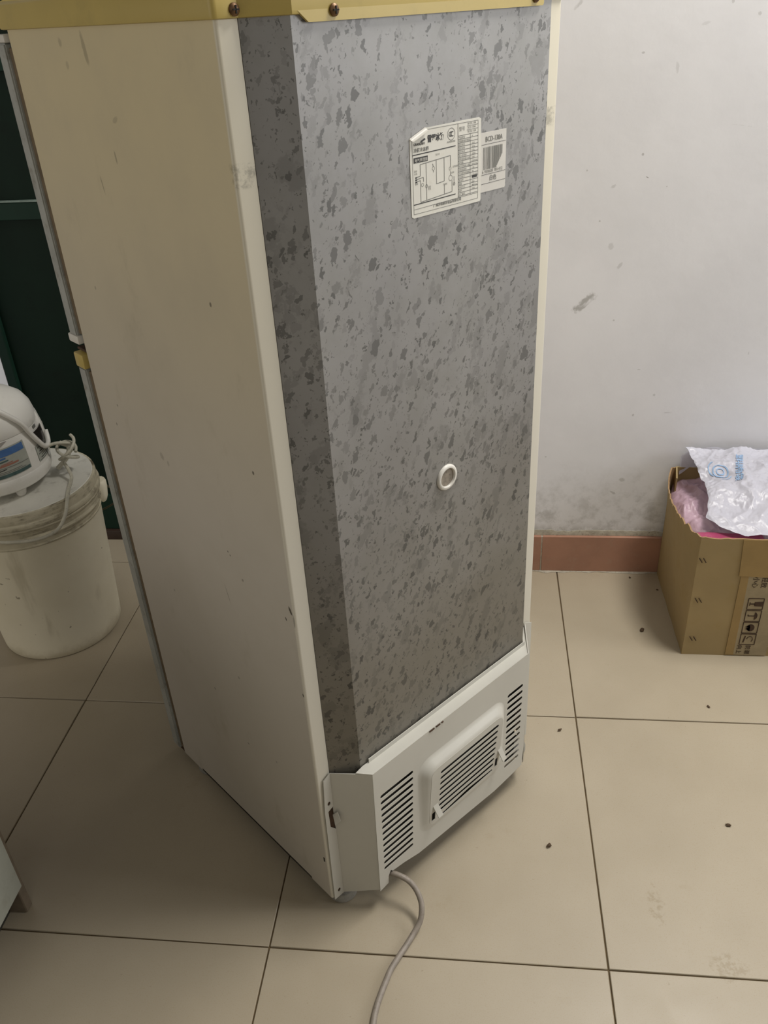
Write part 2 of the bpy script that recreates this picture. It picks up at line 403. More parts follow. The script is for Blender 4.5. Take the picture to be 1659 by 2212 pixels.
# green metal door set back in the doorway
DY = 2.19
b = B().mat(M['green']); b.box(-1.382, DY + .012, .03, -.36, DY + .04, 2.5)
door = struct(b.finish('door_1'))
for (z0, z1, nm) in ((.034, .16, 'rail'), (1.004, 1.049, 'rail'), (1.352, 1.41, 'rail'), (2.40, 2.5, 'rail')):
    b = B().mat(M['green_rail']); b.box(-1.352, DY, z0, -.36, DY + .013, z1, .002, 1); b.finish(nm, door)
for (x0, x1) in ((-1.382, -1.352), (-.42, -.362)):
    b = B().mat(M['green_rail']); b.box(x0, DY - .004, .034, x1, DY + .013, 2.5, .003, 1); b.finish('stile', door)
b = B().mat(M['lit_edge']); b.box(-1.35, DY - .0015, 1.049, -.42, DY + .010, 1.0535, .001, 1)  # pale strip paints the light caught along the rail's worn top edge
o = b.finish('worn_lit_edge', door); o['label'] = 'pale worn top edge of the middle rail, caught light put into its colour'
b = B().mat(M['sill']); b.box(-1.382, DY - .012, 0.0, -.36, DY + .02, .034, .004, 2); struct(b.finish('trim_1'))
# skirting tiles
b = B().mat(M['plaster']); b.box(-.355, WY - .0115, 0, 4.2, WY + .002, .118); bb = struct(b.finish('baseboard_back'))
xs = [-.355, -.05 + .235] + [.185 + .6 * k for k in range(1, 7)] + [4.1]
for x0, x1 in zip(xs, xs[1:]):
    b = B().mat(M['skirt']); b.box(x0 + .0018, WY - .013, .001, x1 - .0018, WY - .003, .119, .0012, 1); b.finish('tile', bb)
# ragged plaster bead over the skirting and grout smear at its foot
def bead(name, z0, z1, dep0, dep1, x0, x1, n, seed, y=WY):
    b = B().mat(M['plaster']); vs_ = []; r = random.Random(seed)
    for i in range(n + 1):
        x = x0 + (x1 - x0) * i / n
        a = mn.noise(Vector((x * 9, seed, 0))) * .5 + mn.noise(Vector((x * 40, seed, 3))) * .35
        bt = z0 + (z1 - z0) * .16 * a; tp = z1 + (z1 - z0) * .5 * (mn.noise(Vector((x * 14, seed, 9))) + .5 * mn.noise(Vector((x * 55, 1, seed))))
        d = dep0 * (1 + .4 * mn.noise(Vector((x * 30, 5, seed))))
        vs_ += [(x, y + .004, bt), (x, y - d, bt), (x, y - d * .9 - dep1, (bt * .6 + tp * .4)), (x, y - .0015, tp), (x, y + .004, tp)]
    fs = [(5 * i + k, 5 * i + 5 + k, 5 * i + 6 + k, 5 * i + 1 + k) for i in range(n) for k in range(4)]
    b.faces(vs_, fs, True); return b.finish(name)
struct(bead('trim_2', .1190, .134, .004, .000, -.35, 2.6, 500, 3.1))
struct(bead('trim_3', -.001, .003, .018, .003, -.35, 2.6, 500, 8.4))

# ------------------------------------------------------------------ fridge
FX, FY, FA = -0.2621, 0.9383, 0.857
W_, D_, UL, UC, UM, VC = .5684, .5128, .0269, .0673, .4979, .035
ZB, ZT = .028, 1.455
fr = thing('refrigerator', 'old cream refrigerator seen from behind, galvanised steel back and yellowed top', 'refrigerator', (FX, FY, 0), FA)
def rear_profile(r=.004, n=5):
    p = []
    for k in range(n + 1):
        t = math.pi / 2 * k / n; p.append((r - r * math.cos(t), r - r * math.sin(t)))
    return p
lp = rear_profile()
left = [(0, D_)] + lp + [(UL, 0), (UL, .0035)]
right = [(W_ - x, y) for x, y in left][::-1]
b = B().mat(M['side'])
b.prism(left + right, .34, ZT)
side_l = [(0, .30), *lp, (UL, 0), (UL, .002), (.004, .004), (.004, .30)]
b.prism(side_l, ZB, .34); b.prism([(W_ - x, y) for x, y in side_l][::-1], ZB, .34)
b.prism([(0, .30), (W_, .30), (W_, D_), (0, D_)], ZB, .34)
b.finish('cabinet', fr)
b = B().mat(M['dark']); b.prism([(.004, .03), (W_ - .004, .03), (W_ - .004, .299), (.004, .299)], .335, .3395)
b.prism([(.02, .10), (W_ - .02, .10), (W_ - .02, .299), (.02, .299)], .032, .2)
b.prism([(.085, -.042), (.475, -.042), (.520, .004), (.535, .10), (.03, .10), (.035, .004)], .060, .334)  # dark liner added close behind the cover to make its slots look dark
b.finish('dark_bay_fill', fr)
# galvanised back
b = B().mat(M['galv'])
b.strip([(UL + .0005, -.0004), (UC, -VC), (UM, -VC), (W_ - UL - .0005, -.0004)], .0012, .33, 1.45)
gb = b.finish('back_panel', fr); gb['label'] = 'mottled galvanised steel back panel'
# small details on the body
b = B().mat(M['dark']); b.box(-.0006, .0075, .127, .002, .0115, .139, .0008, 1); b.finish('screw_hole', fr)

# top cover with rear flange
e = .005
plan = [(-e, D_ + .012), (-e, .002)] + [(-e + .006 - .006 * math.cos(t), -e + .006 - .006 * math.sin(t)) for t in (0.5, 1.0, 1.57)] + \
       [(UL - .002, -e), (UC - .001, -VC - e), (UM + .001, -VC - e), (W_ - UL + .002, -e), (W_ - .001, -e), (W_ + e, .002), (W_ + e, D_ + .012)]
def inset(pl, k):
    cx, cy = W_ / 2, D_ / 2
    return [(cx + (x - cx) * (1 - k), cy + (y - cy) * (1 - k)) for x, y in pl]
b = B().mat(M['yellow'])
levels = [(1.4417, inset(plan, .012)), (1.4425, inset(plan, .003)), (1.446, plan), (1.470, plan), (1.4745, inset(plan, .012)), (1.477, inset(plan, .035))]
n = len(plan); vs_ = [(x, y, z) for z, pl_ in levels for x, y in pl_]
fs = [(i * n + k, i * n + (k + 1) % n, (i + 1) * n + (k + 1) % n, (i + 1) * n + k) for i in range(len(levels) - 1) for k in range(n)]
fs += [tuple(range(n))[::-1], tuple(range((len(levels) - 1) * n, len(levels) * n))]
b.faces(vs_, fs)
t_ = fill2d([(UC + .006, 1.4455), (UC + .0195, 1.4345), (.4735, 1.4345), (.4755, 1.437), (.4755, 1.4455)], [], .0035)
b.add(t_, Matrix(((1, 0, 0, 0), (0, 0, -1, -VC - .0032), (0, 1, 0, 0), (0, 0, 0, 1))))
b.finish('top_cover', fr)
def screw(u, y, z, nrm=(0, -1), r=.0062, parent=fr, mat='screw'):
    b = B().mat(M[mat]); b.lathe([(r, 0), (r * .98, .0015), (r * .75, .003), (r * .35, .0038), (0.0001, .004)], seg=16)
    b.mat(M['dark']); b.box(-r * .6, -.0007, .0034, r * .6, .0007, .0045); b.box(-.0007, -r * .6, .0034, .0007, r * .6, .0045)
    ax = Vector((nrm[0], nrm[1], 0)).normalized(); q = ax.to_track_quat('Z', 'Y').to_matrix().to_4x4(); q.translation = Vector((u, y, z))
    bmesh.ops.transform(b.bm, matrix=q, verts=b.bm.verts[:]); return b.finish('screw', parent)
screw(.0209, -e, 1.4495); screw(.1209, -VC - .0055, 1.4440); screw(.4576, -VC - .0055, 1.4440)

# doors seen edge-on
def door(name, z0, z1, proud=.004):
    b = B().mat(M['doormetal'])
    pl_ = [(-proud, .5265), (W_ + proud, .5265), (W_ + proud, .553), (W_ - .012, .569), (.012, .569), (-proud, .553)]
    b.prism(pl_, z0, z1); bmesh.ops.bevel(b.bm, geom=[e_ for e_ in b.bm.edges], offset=.0022, segments=2, affect='EDGES')
    return b.finish(name, fr)
d1 = door('freezer_door', 1.000, 1.426); d2 = door('refrigerator_door', .034, .942)
for nm, z0, z1, p in (('gasket', 1.004, 1.42, d1), ('gasket', .038, .938, d2)):
    b = B().mat(M['gasket']); b.box(.001, D_, z0, W_ - .001, .5270, z1, .001, 1); b.finish(nm, p)
b = B().mat(M['white_pl']); b.box(-.0055, .524, .986, .10, .560, 1.001, .003, 2); b.finish('end_cap', d1)['label'] = 'white plastic end cap at the door bottom'
b = B().mat(M['white_pl']); b.box(-.005, .521, 1.4262, .10, .560, 1.437, .003, 2); b.finish('end_cap', d1)
b = B().mat(M['yellow']); b.box(-.0055, .524, .942, .10, .5570, .968, .003, 2); b.finish('end_cap', d2)['label'] = 'yellowed plastic cap at the door top'
b = B().mat(M['rust_and_shade']); b.box(.002, .50, .9715, .09, .552, .976, .001, 1); b.box(.004, .505, .976, .022, .515, .981); b.finish('hinge', fr)
b = B().mat(M['rust_and_shade']); b.box(.004, .500, .020, .09, .552, .027, .001, 1); b.tube([(.012, .538, .018), (.012, .538, .034)], .006, 10, 1); b.finish('hinge', fr)

# feet
def foot(u, y):
    b = B().mat(M['foot']); b.lathe([(.024, .0), (.027, .003), (.027, .012), (.024, .019), (.018, .022), (.010, .024), (.010, .034)], (u, y, 0), 24); b.finish('foot', fr)
foot(.036, .014); foot(W_ - .030, .008); foot(.03, .46); foot(W_ - .03, .46)
b = B().mat(M['dark']); b.box(.0, .06, .028, .012, .44, .034); b.finish('base_rail', fr)

# drain ring
b = B().mat(M['white_pl']); rc = (.2868, .8190)
ring = []
for (r, d) in ((.0152, -.006), (.0152, .0030), (.0160, .0042), (.0182, .0044), (.0203, .0034), (.0213, .0018), (.0213, 0)):
    ring.append((r, d))
vs_ = []; seg = 40
for r, d in ring:
    for k in range(seg):
        a = 2 * math.pi * k / seg; vs_.append((rc[0] + r * math.cos(a), -VC - d, rc[1] + r * math.sin(a)))
b.faces(vs_, [(i * seg + k, i * seg + (k + 1) % seg, (i + 1) * seg + (k + 1) % seg, (i + 1) * seg + k) for i in range(len(ring) - 1) for k in range(seg)], True)
b.finish('drain_ring', fr)
M['foam'] = plain('dusty_foam', '8f8679', .9, var=.2, vs_=90, dirt='4a4038', dirt_amt=.7)
b = B().mat(M['foam']); b.lathe([(.0155, 0), (.0155, .0007), (.001, .0009)], seg=24)
bmesh.ops.transform(b.bm, matrix=Matrix(((1, 0, 0, rc[0]), (0, 0, -1, -VC), (0, 1, 0, rc[1]), (0, 0, 0, 1))), verts=b.bm.verts[:])
b.finish('foam_plug', fr)

# ---- compressor cover
VV = .062
cov = bpy.data.objects.new('compressor_cover', None); C.objects.link(cov); cov.parent = fr; cov['label'] = 'pale grey louvred sheet metal cover'
def stadium(u0, u1, z, h, dz=0.0, n=4):
    r = h / 2; pts = []
    for k in range(n + 1):
        a = -math.pi / 2 + math.pi * k / n; pts.append((u1 - r + r * math.cos(a), z + r * math.sin(a) + dz))
    for k in range(n + 1):
        a = math.pi / 2 + math.pi * k / n; pts.append((u0 + r + r * math.cos(a), z + r * math.sin(a)))
    return pts
toP = lambda v: Matrix(((1, 0, 0, 0), (0, 0, -1, -v), (0, 1, 0, 0), (0, 0, 0, 1)))
TOPZ = .3545
outer = [(.0695, TOPZ), (.0655, .046), (.0865, .0495), (.0880, .069), (.0945, .080), (.0985, .0735), (.130, .068), (.168, .0578), (.389, .0440), (.440, .0475), (.4765, .0515), (.4815, .105), (.4835, .25), (.4835, TOPZ + .002)]
holes = [stadium(.0825 - .0003 * k, .1622 - .0007 * k, .2868 - .01575 * k, .0082) for k in range(13)]
holes += [stadium(.4222 - .0003 * k, .4696 - .0004 * k, .2835 - .01610 * k, .0084) for k in range(13)]
PU0, PU1, PZ0, PZ1 = .174, .411, .100, .290
holes.append(rrect(PU0, PZ0, PU1, PZ1, .030, 6)[::-1])
b = B().mat(M['cover']); b.add(fill2d(outer, holes, .0010), toP(VV))
# raised pad
def padv(z): return VV + .003 + .011 * max(0, min(1, (z - .11) / .14))
lo = rrect(PU0 - .002, PZ0 - .002, PU1 + .002, PZ1 + .002, .032, 6); li = rrect(PU0 + .019, PZ0 + .012, PU1 - .019, PZ1 - .021, .018, 6)
n = len(lo); vs_ = []
for f in (0, .12, .35, .65, .88, 1):
    s_ = f * f * (3 - 2 * f)
    for (a, c) in zip(lo, li):
        x = a[0] + (c[0] - a[0]) * f; z = a[1] + (c[1] - a[1]) * f
        vs_.append((x, -(VV + .00056 + (padv(c[1]) - VV + .0003) * s_), z))
b.faces(vs_, [(i * n + k, i * n + (k + 1) % n, (i + 1) * n + (k + 1) % n, (i + 1) * n + k) for i in range(5) for k in range(n)], True)
ph = [stadium(.2165, .3795 - .0005 * k, .2498 - .0158 * k, .0078) for k in range(8)]
ph.append([(.221, .1175), (.374, .1205), (.374, .1255), (.300, .1300), (.221, .1225)])
ph.append([(.1995, .1240), (.2085, .1240), (.2085, .147), (.1995, .147)]); ph.append([(.3810, .1260), (.3885, .1260), (.3885, .149), (.3810, .149)])
t_ = fill2d(li, ph, .0010)
for v in t_.verts: v.co.z = v.co.z + padv(v.co.y) + .0008
b.add(t_, Matrix(((1, 0, 0, 0), (0, 0, -1, 0), (0, 1, 0, 0), (0, 0, 0, 1))))
face = b.finish('front_plate', cov)
# two lanced clips
for (u, z) in ((.2065, .150), (.391, .155)):
    b = B().mat(M['cover']); v0 = -padv(z) - .001
    b.faces([(u - .006, v0, z + .022), (u + .006, v0, z + .022), (u + .011, v0 - .012, z - .010), (u - .001, v0 - .012, z - .010),
             (u - .006, v0 + .0012, z + .0205), (u + .006, v0 + .0012, z + .0205), (u + .011, v0 - .011, z - .0115), (u - .001, v0 - .011, z - .0115)],
            [(0, 1, 2, 3), (4, 7, 6, 5), (0, 4, 5, 1), (1, 5, 6, 2), (2, 6, 7, 3), (3, 7, 4, 0)])
    b.finish('clip', cov)
# bent sides
b = B().mat(M['cover'])
b.strip([(.0695, -VV), (.0245, -.0035)], -.0014, [.0465, .0265], [TOPZ, .3475])
b.faces([(.0655, -VV, .046), (.0700, -VV, TOPZ), (.0695, -VV, .0465)], [(0, 1, 2)])
b.finish('side_plate', cov)
b = B().mat(M['cover']); b.strip([(.4835, -VV), (.546, -.0035)], .0014, [.053, .035], [TOPZ + .002, .362]); b.finish('side_plate', cov)
fo = [(.0105, .340), (.0245, .3475), (.0245, .0265), (.003, .0262), (.0055, .265)]
th = [[(.0160 + .0033 * math.cos(a), .2800 + .0048 * math.sin(a)) for a in [2 * math.pi * k / 12 for k in range(12)]],
      [(.0150 + .0033 * math.cos(a), .0440 + .0048 * math.sin(a)) for a in [2 * math.pi * k / 12 for k in range(12)]],
      [(.0125, .262), (.0235, .267), (.0240, .208), (.0135, .222)]]
b = B().mat(M['cover']); b.add(fill2d(fo, th, .0014), toP(.0035)); b.finish('flange', cov)
b = B().mat(M['cover']); b.add(fill2d([(W_ - .002, .352), (.546, .362), (.546, .035), (W_ - .001, .032)], [], .0014), toP(.0035)); b.finish('flange', cov)
b = B().mat(M['rust_and_shade']);  # dark plates behind the flange holes draw the shade inside them
b.box(.012, -.0026, .275, .020, -.0012, .285); b.finish('hole_shade', cov)
b = B().mat(M['rust_and_shade']); b.box(.012, -.0026, .039, .019, -.0012, .049); b.finish('hole_shade', cov)
b = B().mat(M['rust_and_shade']); b.box(.012, -.0022, .205, .0245, -.0012, .265); b.finish('slot_shade', cov)
b = B().mat(M['cover'])
q_ = [(.0210, -.004, .2473), (.0250, -.013, .2585), (.0257, -.018, .2380), (.0185, -.011, .2265)]
b.faces(q_ + [(x + .0012, y + .0006, z + .0008) for x, y, z in q_], [(0, 1, 2, 3), (4, 7, 6, 5), (0, 4, 5, 1), (1, 5, 6, 2), (2, 6, 7, 3), (3, 7, 4, 0)])
b.finish('clip', cov)
# top ledge and upstand
b = B().mat(M['cover'])
poly = [(.0695, -VV), (.4835, -VV), (.546, -.0035), (W_ - UL - .006, -.004), (UM, -VC - .0016), (UC + .003, -VC - .0016), (.052, -.0395)]
b.prism(poly, TOPZ - .0014, TOPZ)
b.finish('top_ledge', cov)
b = B().mat(M['cover']); b.box(.083, -VC - .0045, TOPZ - .001, .499, -VC - .003, TOPZ + .0085); b.finish('upstand', cov)
b = B().mat(M['rust_and_shade'])
for (u, l) in ((.205, .012), (.222, .010), (.236, .004)): b.box(u, -VV - .0022, TOPZ - .0030, u + l, -VV - .0002, TOPZ - .0006)
b.finish('chipped_paint', cov)

# ---- stickers
lab = B().mat(M['paper'])
LU, LZ, LW, LH = .2296, 1.2135, .1305, .1030
def luz(s_, t): return (LU + s_ * LW, LZ + (1 - t) * LH)
ol = [luz(*q) for q in [(0, .105), (.21, 0.01), (.97, 0), (1, .02), (1, .98), (.985, 1), (.03, 1.0), (0, .98)]]
lab.add(fill2d(ol, [], .0006), toP(VC + .0004)); label = lab.finish('rating_label', fr); label['label'] = 'white rating sticker with a wiring diagram'
pr = B().mat(M['ink'])
def line(s0, t0, s1, t1, w_=.0035, mat='ink', b=None, base=luz, v=VC + .0009):
    b = b or pr; b.mat(M[mat]); p, q = Vector(base(s0, t0)), Vector(base(s1, t1)); d = (q - p).normalized(); nn = Vector((-d.y, d.x)) * w_ * LW / 2
    b.faces([(a.x, -v, a.y) for a in (p - nn, q - nn, q + nn, p + nn)], [(0, 1, 2, 3)])
TX = []
def text(s_, t, size, body, mat='ink', bold=0.0, width=None, base=luz, b=None, v=VC + .0010, rot=0):
    TX.append((body, size * LH, bold, s_, t, mat, width, base, b or pr, v, rot))
# frame
for q in [(.03, .03, .03, .955), (.03, .955, .955, .955), (.955, .03, .955, .955), (.20, .03, .955, .03), (.03, .90, .955, .885)]: line(*q, w_=.004, mat='ink_grey')
line(.03, .285, .625, .272, .009); line(.03, .845, .62, .835, .009); line(.66, .03, .66, .89, .005)
line(.84, .17, .84, .89, .004, 'ink_grey')
for k in range(18): line(.66, .17 + .0415 * k, .955, .165 + .0415 * k, .005, 'ink_grey')
rows = ['气候类型', '防触电保护类型', '额定电压', '额定频率', '额定电流', '输入总功率', '照明灯最大输入功率', '耗电量', '制冷剂装入量', '总有效容积', '冷冻室有效容积', '冷冻能力', '发泡剂', '重量', '外形尺寸', '噪声', '出厂编号']
vals = ['N', 'I', '220V', '50Hz', '0.7A', '100W', '15W', '0.55kWh/24h', 'R600a/35g', '138L', '46L', '2.5kg/24h', '', '45kg', '480mm', '42dB', '']
for k, (a, c) in enumerate(zip(rows, vals)):
    text(.667, .203 + .0415 * k, .030, a, 'ink_grey', 0, .165 if len(a) > 5 else None)
    if c: text(.86, .203 + .0415 * k, .028, c, 'ink_grey', 0, .085 if len(c) > 4 else None)
pr.mat(M['ink']); p0, p1 = luz(.865, .69), luz(.94, .66); pr.faces([(p0[0], -VC - .0009, p0[1]), (p1[0], -VC - .0009, p0[1]), (p1[0], -VC - .0009, p1[1]), (p0[0], -VC - .0009, p1[1])], [(0, 1, 2, 3)])
text(.675, .115, .055, '型号', 'ink_grey'); text(.80, .06, .032, 'BCD-138', 'ink_grey', 0, .12); text(.80, .105, .032, 'BCD-138A', 'ink_grey', 0, .12); text(.80, .15, .032, 'BCD-158', 'ink_grey', 0, .12)
for q in (.075, .12): line(.79, q, .955, q - .003, .004, 'ink_grey')
text(.235, .165, .085, '雪零冰箱', 'ink', .00035, .225); text(.05, .185, .040, 'GRANDBO', 'ink', .0001, .15); text(.05, .255, .050, '冷藏冷冻箱', 'ink_grey', .0001, .20)
p = [luz(.14, .145), luz(.20, .115), luz(.21, .135), luz(.15, .16)]; pr.mat(M['ink']); pr.faces([(a, -VC - .0009, c) for a, c in p], [(0, 1, 2, 3)])
# certification mark
cx, cz = luz(.565, .130)
def arc(cx, cz, r, a0, a1, w_, n=24, mat='ink'):
    pr.mat(M[mat]); vs_ = []
    for k in range(n + 1):
        a = a0 + (a1 - a0) * k / n
        vs_ += [(cx + (r - w_) * math.cos(a), -VC - .0009, cz + (r - w_) * math.sin(a)), (cx + r * math.cos(a), -VC - .0009, cz + r * math.sin(a))]
    pr.faces(vs_, [(2 * k, 2 * k + 1, 2 * k + 3, 2 * k + 2) for k in range(n)])
arc(cx, cz, .0071, 0, 2 * math.pi, .0005)
for dx in (-.0018, .0004, .0026): arc(cx + dx, cz, .0030, math.radians(60), math.radians(300), .0009, 12)
text(.50, .225, .032, 'A000000', 'ink_grey', 0, .12)
pr.mat(M['ink']); p0, p1 = luz(.045, .375), luz(.235, .315); pr.faces([(p0[0], -VC - .0009, p0[1]), (p1[0], -VC - .0009, p0[1]), (p1[0], -VC - .0009, p1[1]), (p0[0], -VC - .0009, p1[1])], [(0, 1, 2, 3)])
text(.055, .362, .040, '电气原理图', 'paper', 0, .17, v=VC + .0013)
# diagram
g = 'ink_grey'
for q in [(.13, .40, .55, .37), (.13, .40, .13, .53), (.08, .535, .13, .53), (.08, .56, .17, .55), (.17, .55, .17, .60), (.08, .585, .13, .58), (.13, .58, .13, .83), (.13, .83, .57, .795),
          (.21, .395, .21, .82), (.35, .385, .35, .66), (.35, .66, .46, .648), (.46, .648, .46, .375), (.55, .37, .55, .50), (.30, .42, .31, .46), (.31, .50, .31, .52), (.55, .55, .55, .60),
          (.57, .66, .57, .795), (.46, .69, .46, .80), (.60, .62, .60, .72)]: line(*q, w_=.006, mat=g)
for (s_, t, r) in [(.31, .475, .0024), (.55, .63, .0036), (.21, .66, .0022), (.155, .635, .0022), (.60, .71, .002), (.545, .52, .0022)]: c_ = luz(s_, t); arc(c_[0], c_[1], r, 0, 6.283, .0005, 16, g)
for q in [(.045, .475, '蓝线'), (.045, .505, '火线'), (.055, .62, '黄绿'), (.34, .335, '指示灯'), (.58, .515, '过热保护'), (.56, .58, '启动'), (.23, .685, '温控'), (.23, .71, '开关'), (.44, .695, '压缩机')]: text(q[0], q[1], .026, q[2], g)
for k in range(3): line(.06, .540 + .025 * k, .085, .538 + .025 * k, .014)
text(.30, .925, .042, '广州冷机制冷设备有限公司', g, .0001, .40)
line(.0, 0, .0, .0001)
# barcode label
b2 = B().mat(M['paper2']); BU, BZ, BW, BH = .3602, 1.2235, .0508, .0735
b2.add(fill2d([(BU - .001, BZ), (BU + BW - .0015, BZ - .0003), (BU + BW, BZ + .002), (BU + BW + .0005, BZ + BH), (BU - .001, BZ + BH)], [], .0006), toP(VC + .0003))
bl = b2.finish('barcode_label', fr); bl['label'] = 'small silvery barcode sticker'
pb = B(); buz = lambda s_, t: (BU + s_ * BW, BZ + (1 - t) * BH)
for t in (.20, .705, .86): line(.02, t, .99, t - .005, .004, 'ink', pb, buz)
x = .09; r = random.Random(5)
while x < .86:
    w_ = r.choice((.010, .014, .022, .030)); 
    tb = .62 if x < .6 else .62 - (x - .6) * .9
    p0, p1 = buz(x, tb), buz(x + w_, .245); pb.mat(M['ink_grey'])
    pb.faces([(p0[0], -VC - .0008, p0[1]), (p1[0], -VC - .0008, p0[1]), (p1[0], -VC - .0008, p1[1]), (p0[0], -VC - .0008, p1[1])], [(0, 1, 2, 3)]); x += w_ + r.choice((.012, .018, .026))
text(.17, .155, .085, 'BCD-138A', g, .0001, .68, buz, pb); text(.05, .68, .055, '6 930600 781412', g, 0, .82, buz, pb); text(.34, .812, .072, '白色', g, .0001, None, buz, pb)
res_ = texts([(q[0], q[1], q[2]) for q in TX])
for (bm_, wid), q in zip(res_, TX):
    body, size, bold, s_, t, mat, width, base, bb_, v, rot = q
    kx = 1.0
    if width: kx = width * (LW if base is luz else BW) / max(wid, 1e-6)
    u0, z0 = base(s_, t); bb_.mat(M[mat])
    bb_.add(bm_, Matrix(((kx, 0, 0, u0), (0, 0, -1, -v), (0, 1, 0, z0), (0, 0, 0, 1))))
pr.finish('printing', label, normals=False); pb.finish('printing', bl, normals=False)
# curled corner and glue ghost of the rating label
b = B().mat(M['paper2']); vs_ = []
for k in range(7):
    f = k / 6; a = f * 2.2
    p = Vector(luz(.0, .105)).lerp(Vector(luz(.21, .01)), 0); q = Vector(luz(.21, .01)); off = .009 * math.sin(a) / 2.2
    for e0 in (p, q): vs_.append((e0.x + off * .5, -VC - .0008 - .0045 * (1 - math.cos(a)), e0.y - off * .8 + .001))
b.faces(vs_, [(2 * k, 2 * k + 1, 2 * k + 3, 2 * k + 2) for k in range(6)], True); b.finish('curled_corner', label)

# mains cord
pts = [(-.175, .985, .05), (-.154, .973, .065), (-.136, .967, .066), (-.119, .961, .060), (-.105, .950, .050), (-.096, .934, .038), (-.095, .919, .026), (-.099, .907, .016), (-.109, .891, .008), (-.118, .874, .006), (-.131, .850, .006), (-.143, .826, .006), (-.149, .807, .006), (-.156, .783, .006), (-.162, .755, .006), (-.164, .719, .006), (-.16, .60, .006), (-.13, .45, .006), (-.05, .33, .006)]
cs, sn = math.cos(FA), math.sin(FA)
loc = []
for x, y, z in pts:
    dx, dy = x - FX, y - FY; loc.append((dx * cs + dy * sn, -dx * sn + dy * cs, z))
b = B().mat(M['cord']); b.tube(loc, .0053, 12, 6); b.finish('power_cord', fr)['label'] = 'grey round power cord'

# ------------------------------------------------------------------ bucket
def m_bucket():
    t = NT('aged_white_bucket', .5, 0, .4); z = t.sep()[2]
    c = t.mix(t.ramp(t.noise(4, 4, .6), .3, .7), lin('e0d9c2'), lin('e8e2cd'))
    dr = t.math('MULTIPLY', t.ramp(t.noise(16, 4, .6, co=t.map(scale=(1, 1, .18))), .60, .74), .30)
    c = t.mix(dr, c, lin('8f8362'))
    sp = t.math('MULTIPLY', t.ramp(t.noise(48, 2, .5), .72, .76), .6)
    c = t.mix(sp, c, lin('5d5037'))
    lo_ = t.math('MULTIPLY', t.ramp(t.math('ADD', z, t.math('MULTIPLY', t.noise(24, 4, .7), .06)), .075, .02), .45)
    t.color(t.mix(lo_, c, lin('857650'))); return t.m
def m_collar():
    t = NT('grimy_bucket_collar', .6, 0, .3); z = t.sep()[2]
    c = t.mix(t.ramp(t.noise(9, 4, .6), .3, .7), lin('b5ad95'), lin('cbc4ad'))
    st = t.ramp(t.noise(1.0, 6, .7, co=t.map(scale=(14, 14, 150))), .42, .62)
    bl = t.ramp(t.noise(13, 5, .7), .40, .66)
    c = t.mix(t.math('MULTIPLY', t.math('MULTIPLY', st, bl), .9), c, lin('4f4431'))
    t.color(c); return t.m
M['bucket'] = m_bucket(); M['bucket_dirty'] = m_collar()
M['lidtop'] = plain('white_bucket_lid', 'd8d6cc', .5, var=.06, vs_=8, dirt='8d8778', dirt_amt=.5)
M['wire'] = plain('dark_wire', '57523e', .5, .6)
BC = (-1.156, 1.752, 0)
bk = thing('bucket', 'large lidded cream plastic bucket standing on the floor by the green door', 'bucket', BC)
b = B().mat(M['bucket'])
b.lathe([(.150, .0), (.155, .0015), (.157, .006), (.1580, .02), (.1785, .362), (.1800, .366)], seg=72); b.finish('body', bk)
b = B().mat(M['bucket_dirty'])
b.lathe([(.178, .360), (.1815, .363), (.1820, .366), (.1800, .368), (.1812, .384), (.1870, .3865), (.1878, .390), (.1860, .3925), (.1835, .395), (.1845, .408), (.1880, .4105), (.1888, .414), (.1870, .417), (.1840, .419), (.1850, .432)], seg=72, capb=False, capt=False)
b.finish('collar', bk)
b = B().mat(M['bucket_dirty']); b.lathe([(.1855, .418), (.190, .420), (.1908, .427), (.1895, .431), (.1868, .434), (.1865, .452), (.1850, .4575), (.179, .4585)], seg=72, capb=False, capt=False)
b.mat(M['lidtop']); b.lathe([(.1795, .4583), (.178, .4600), (.10, .4600), (.0001, .4600)], seg=72, capb=False)
b.finish('lid', bk)
ang = math.radians(28)
for sgn in (0, 1):
    a = ang + sgn * math.pi
    b = B().mat(M['bucket']); lv = [(.350, .35), (.354, .55), (.366, .80), (.395, 1.0), (.410, 1.0), (.415, .9), (.416, .5)]; ne = 14
    ca, sa = math.cos(a), math.sin(a); vs_ = []
    for z_, k_ in lv:
        for q in range(ne):
            t = 2 * math.pi * q / ne; rx = .184 + .020 * k_ * max(-.3, math.cos(t)); ry = .021 * k_ * math.sin(t); vs_.append((rx * ca - ry * sa, rx * sa + ry * ca, z_))
    b.faces(vs_, [(i_ * ne + q, i_ * ne + (q + 1) % ne, (i_ + 1) * ne + (q + 1) % ne, (i_ + 1) * ne + q) for i_ in range(len(lv) - 1) for q in range(ne)] + [tuple(range(ne))[::-1], tuple(range((len(lv) - 1) * ne, len(lv) * ne))], True)
    b.finish('handle_ear', bk)
b = B().mat(M['wire']); vs_ = []
for k in range(15):
    t = math.pi * k / 14; a = ang + math.pi * 0
    ax = Vector((math.cos(ang), math.sin(ang), 0)); ay = Vector((-math.sin(ang), math.cos(ang), 0))
    p = ax * (math.cos(t) * (.204 + .062 * min(1, math.sin(t) * 2.2))) + ay * (math.sin(t) * .21); vs_.append((p.x, p.y, .390 - .20 * math.sin(t)))
b.tube(vs_, .0028, 8, 4); b.finish('bail_handle', bk)

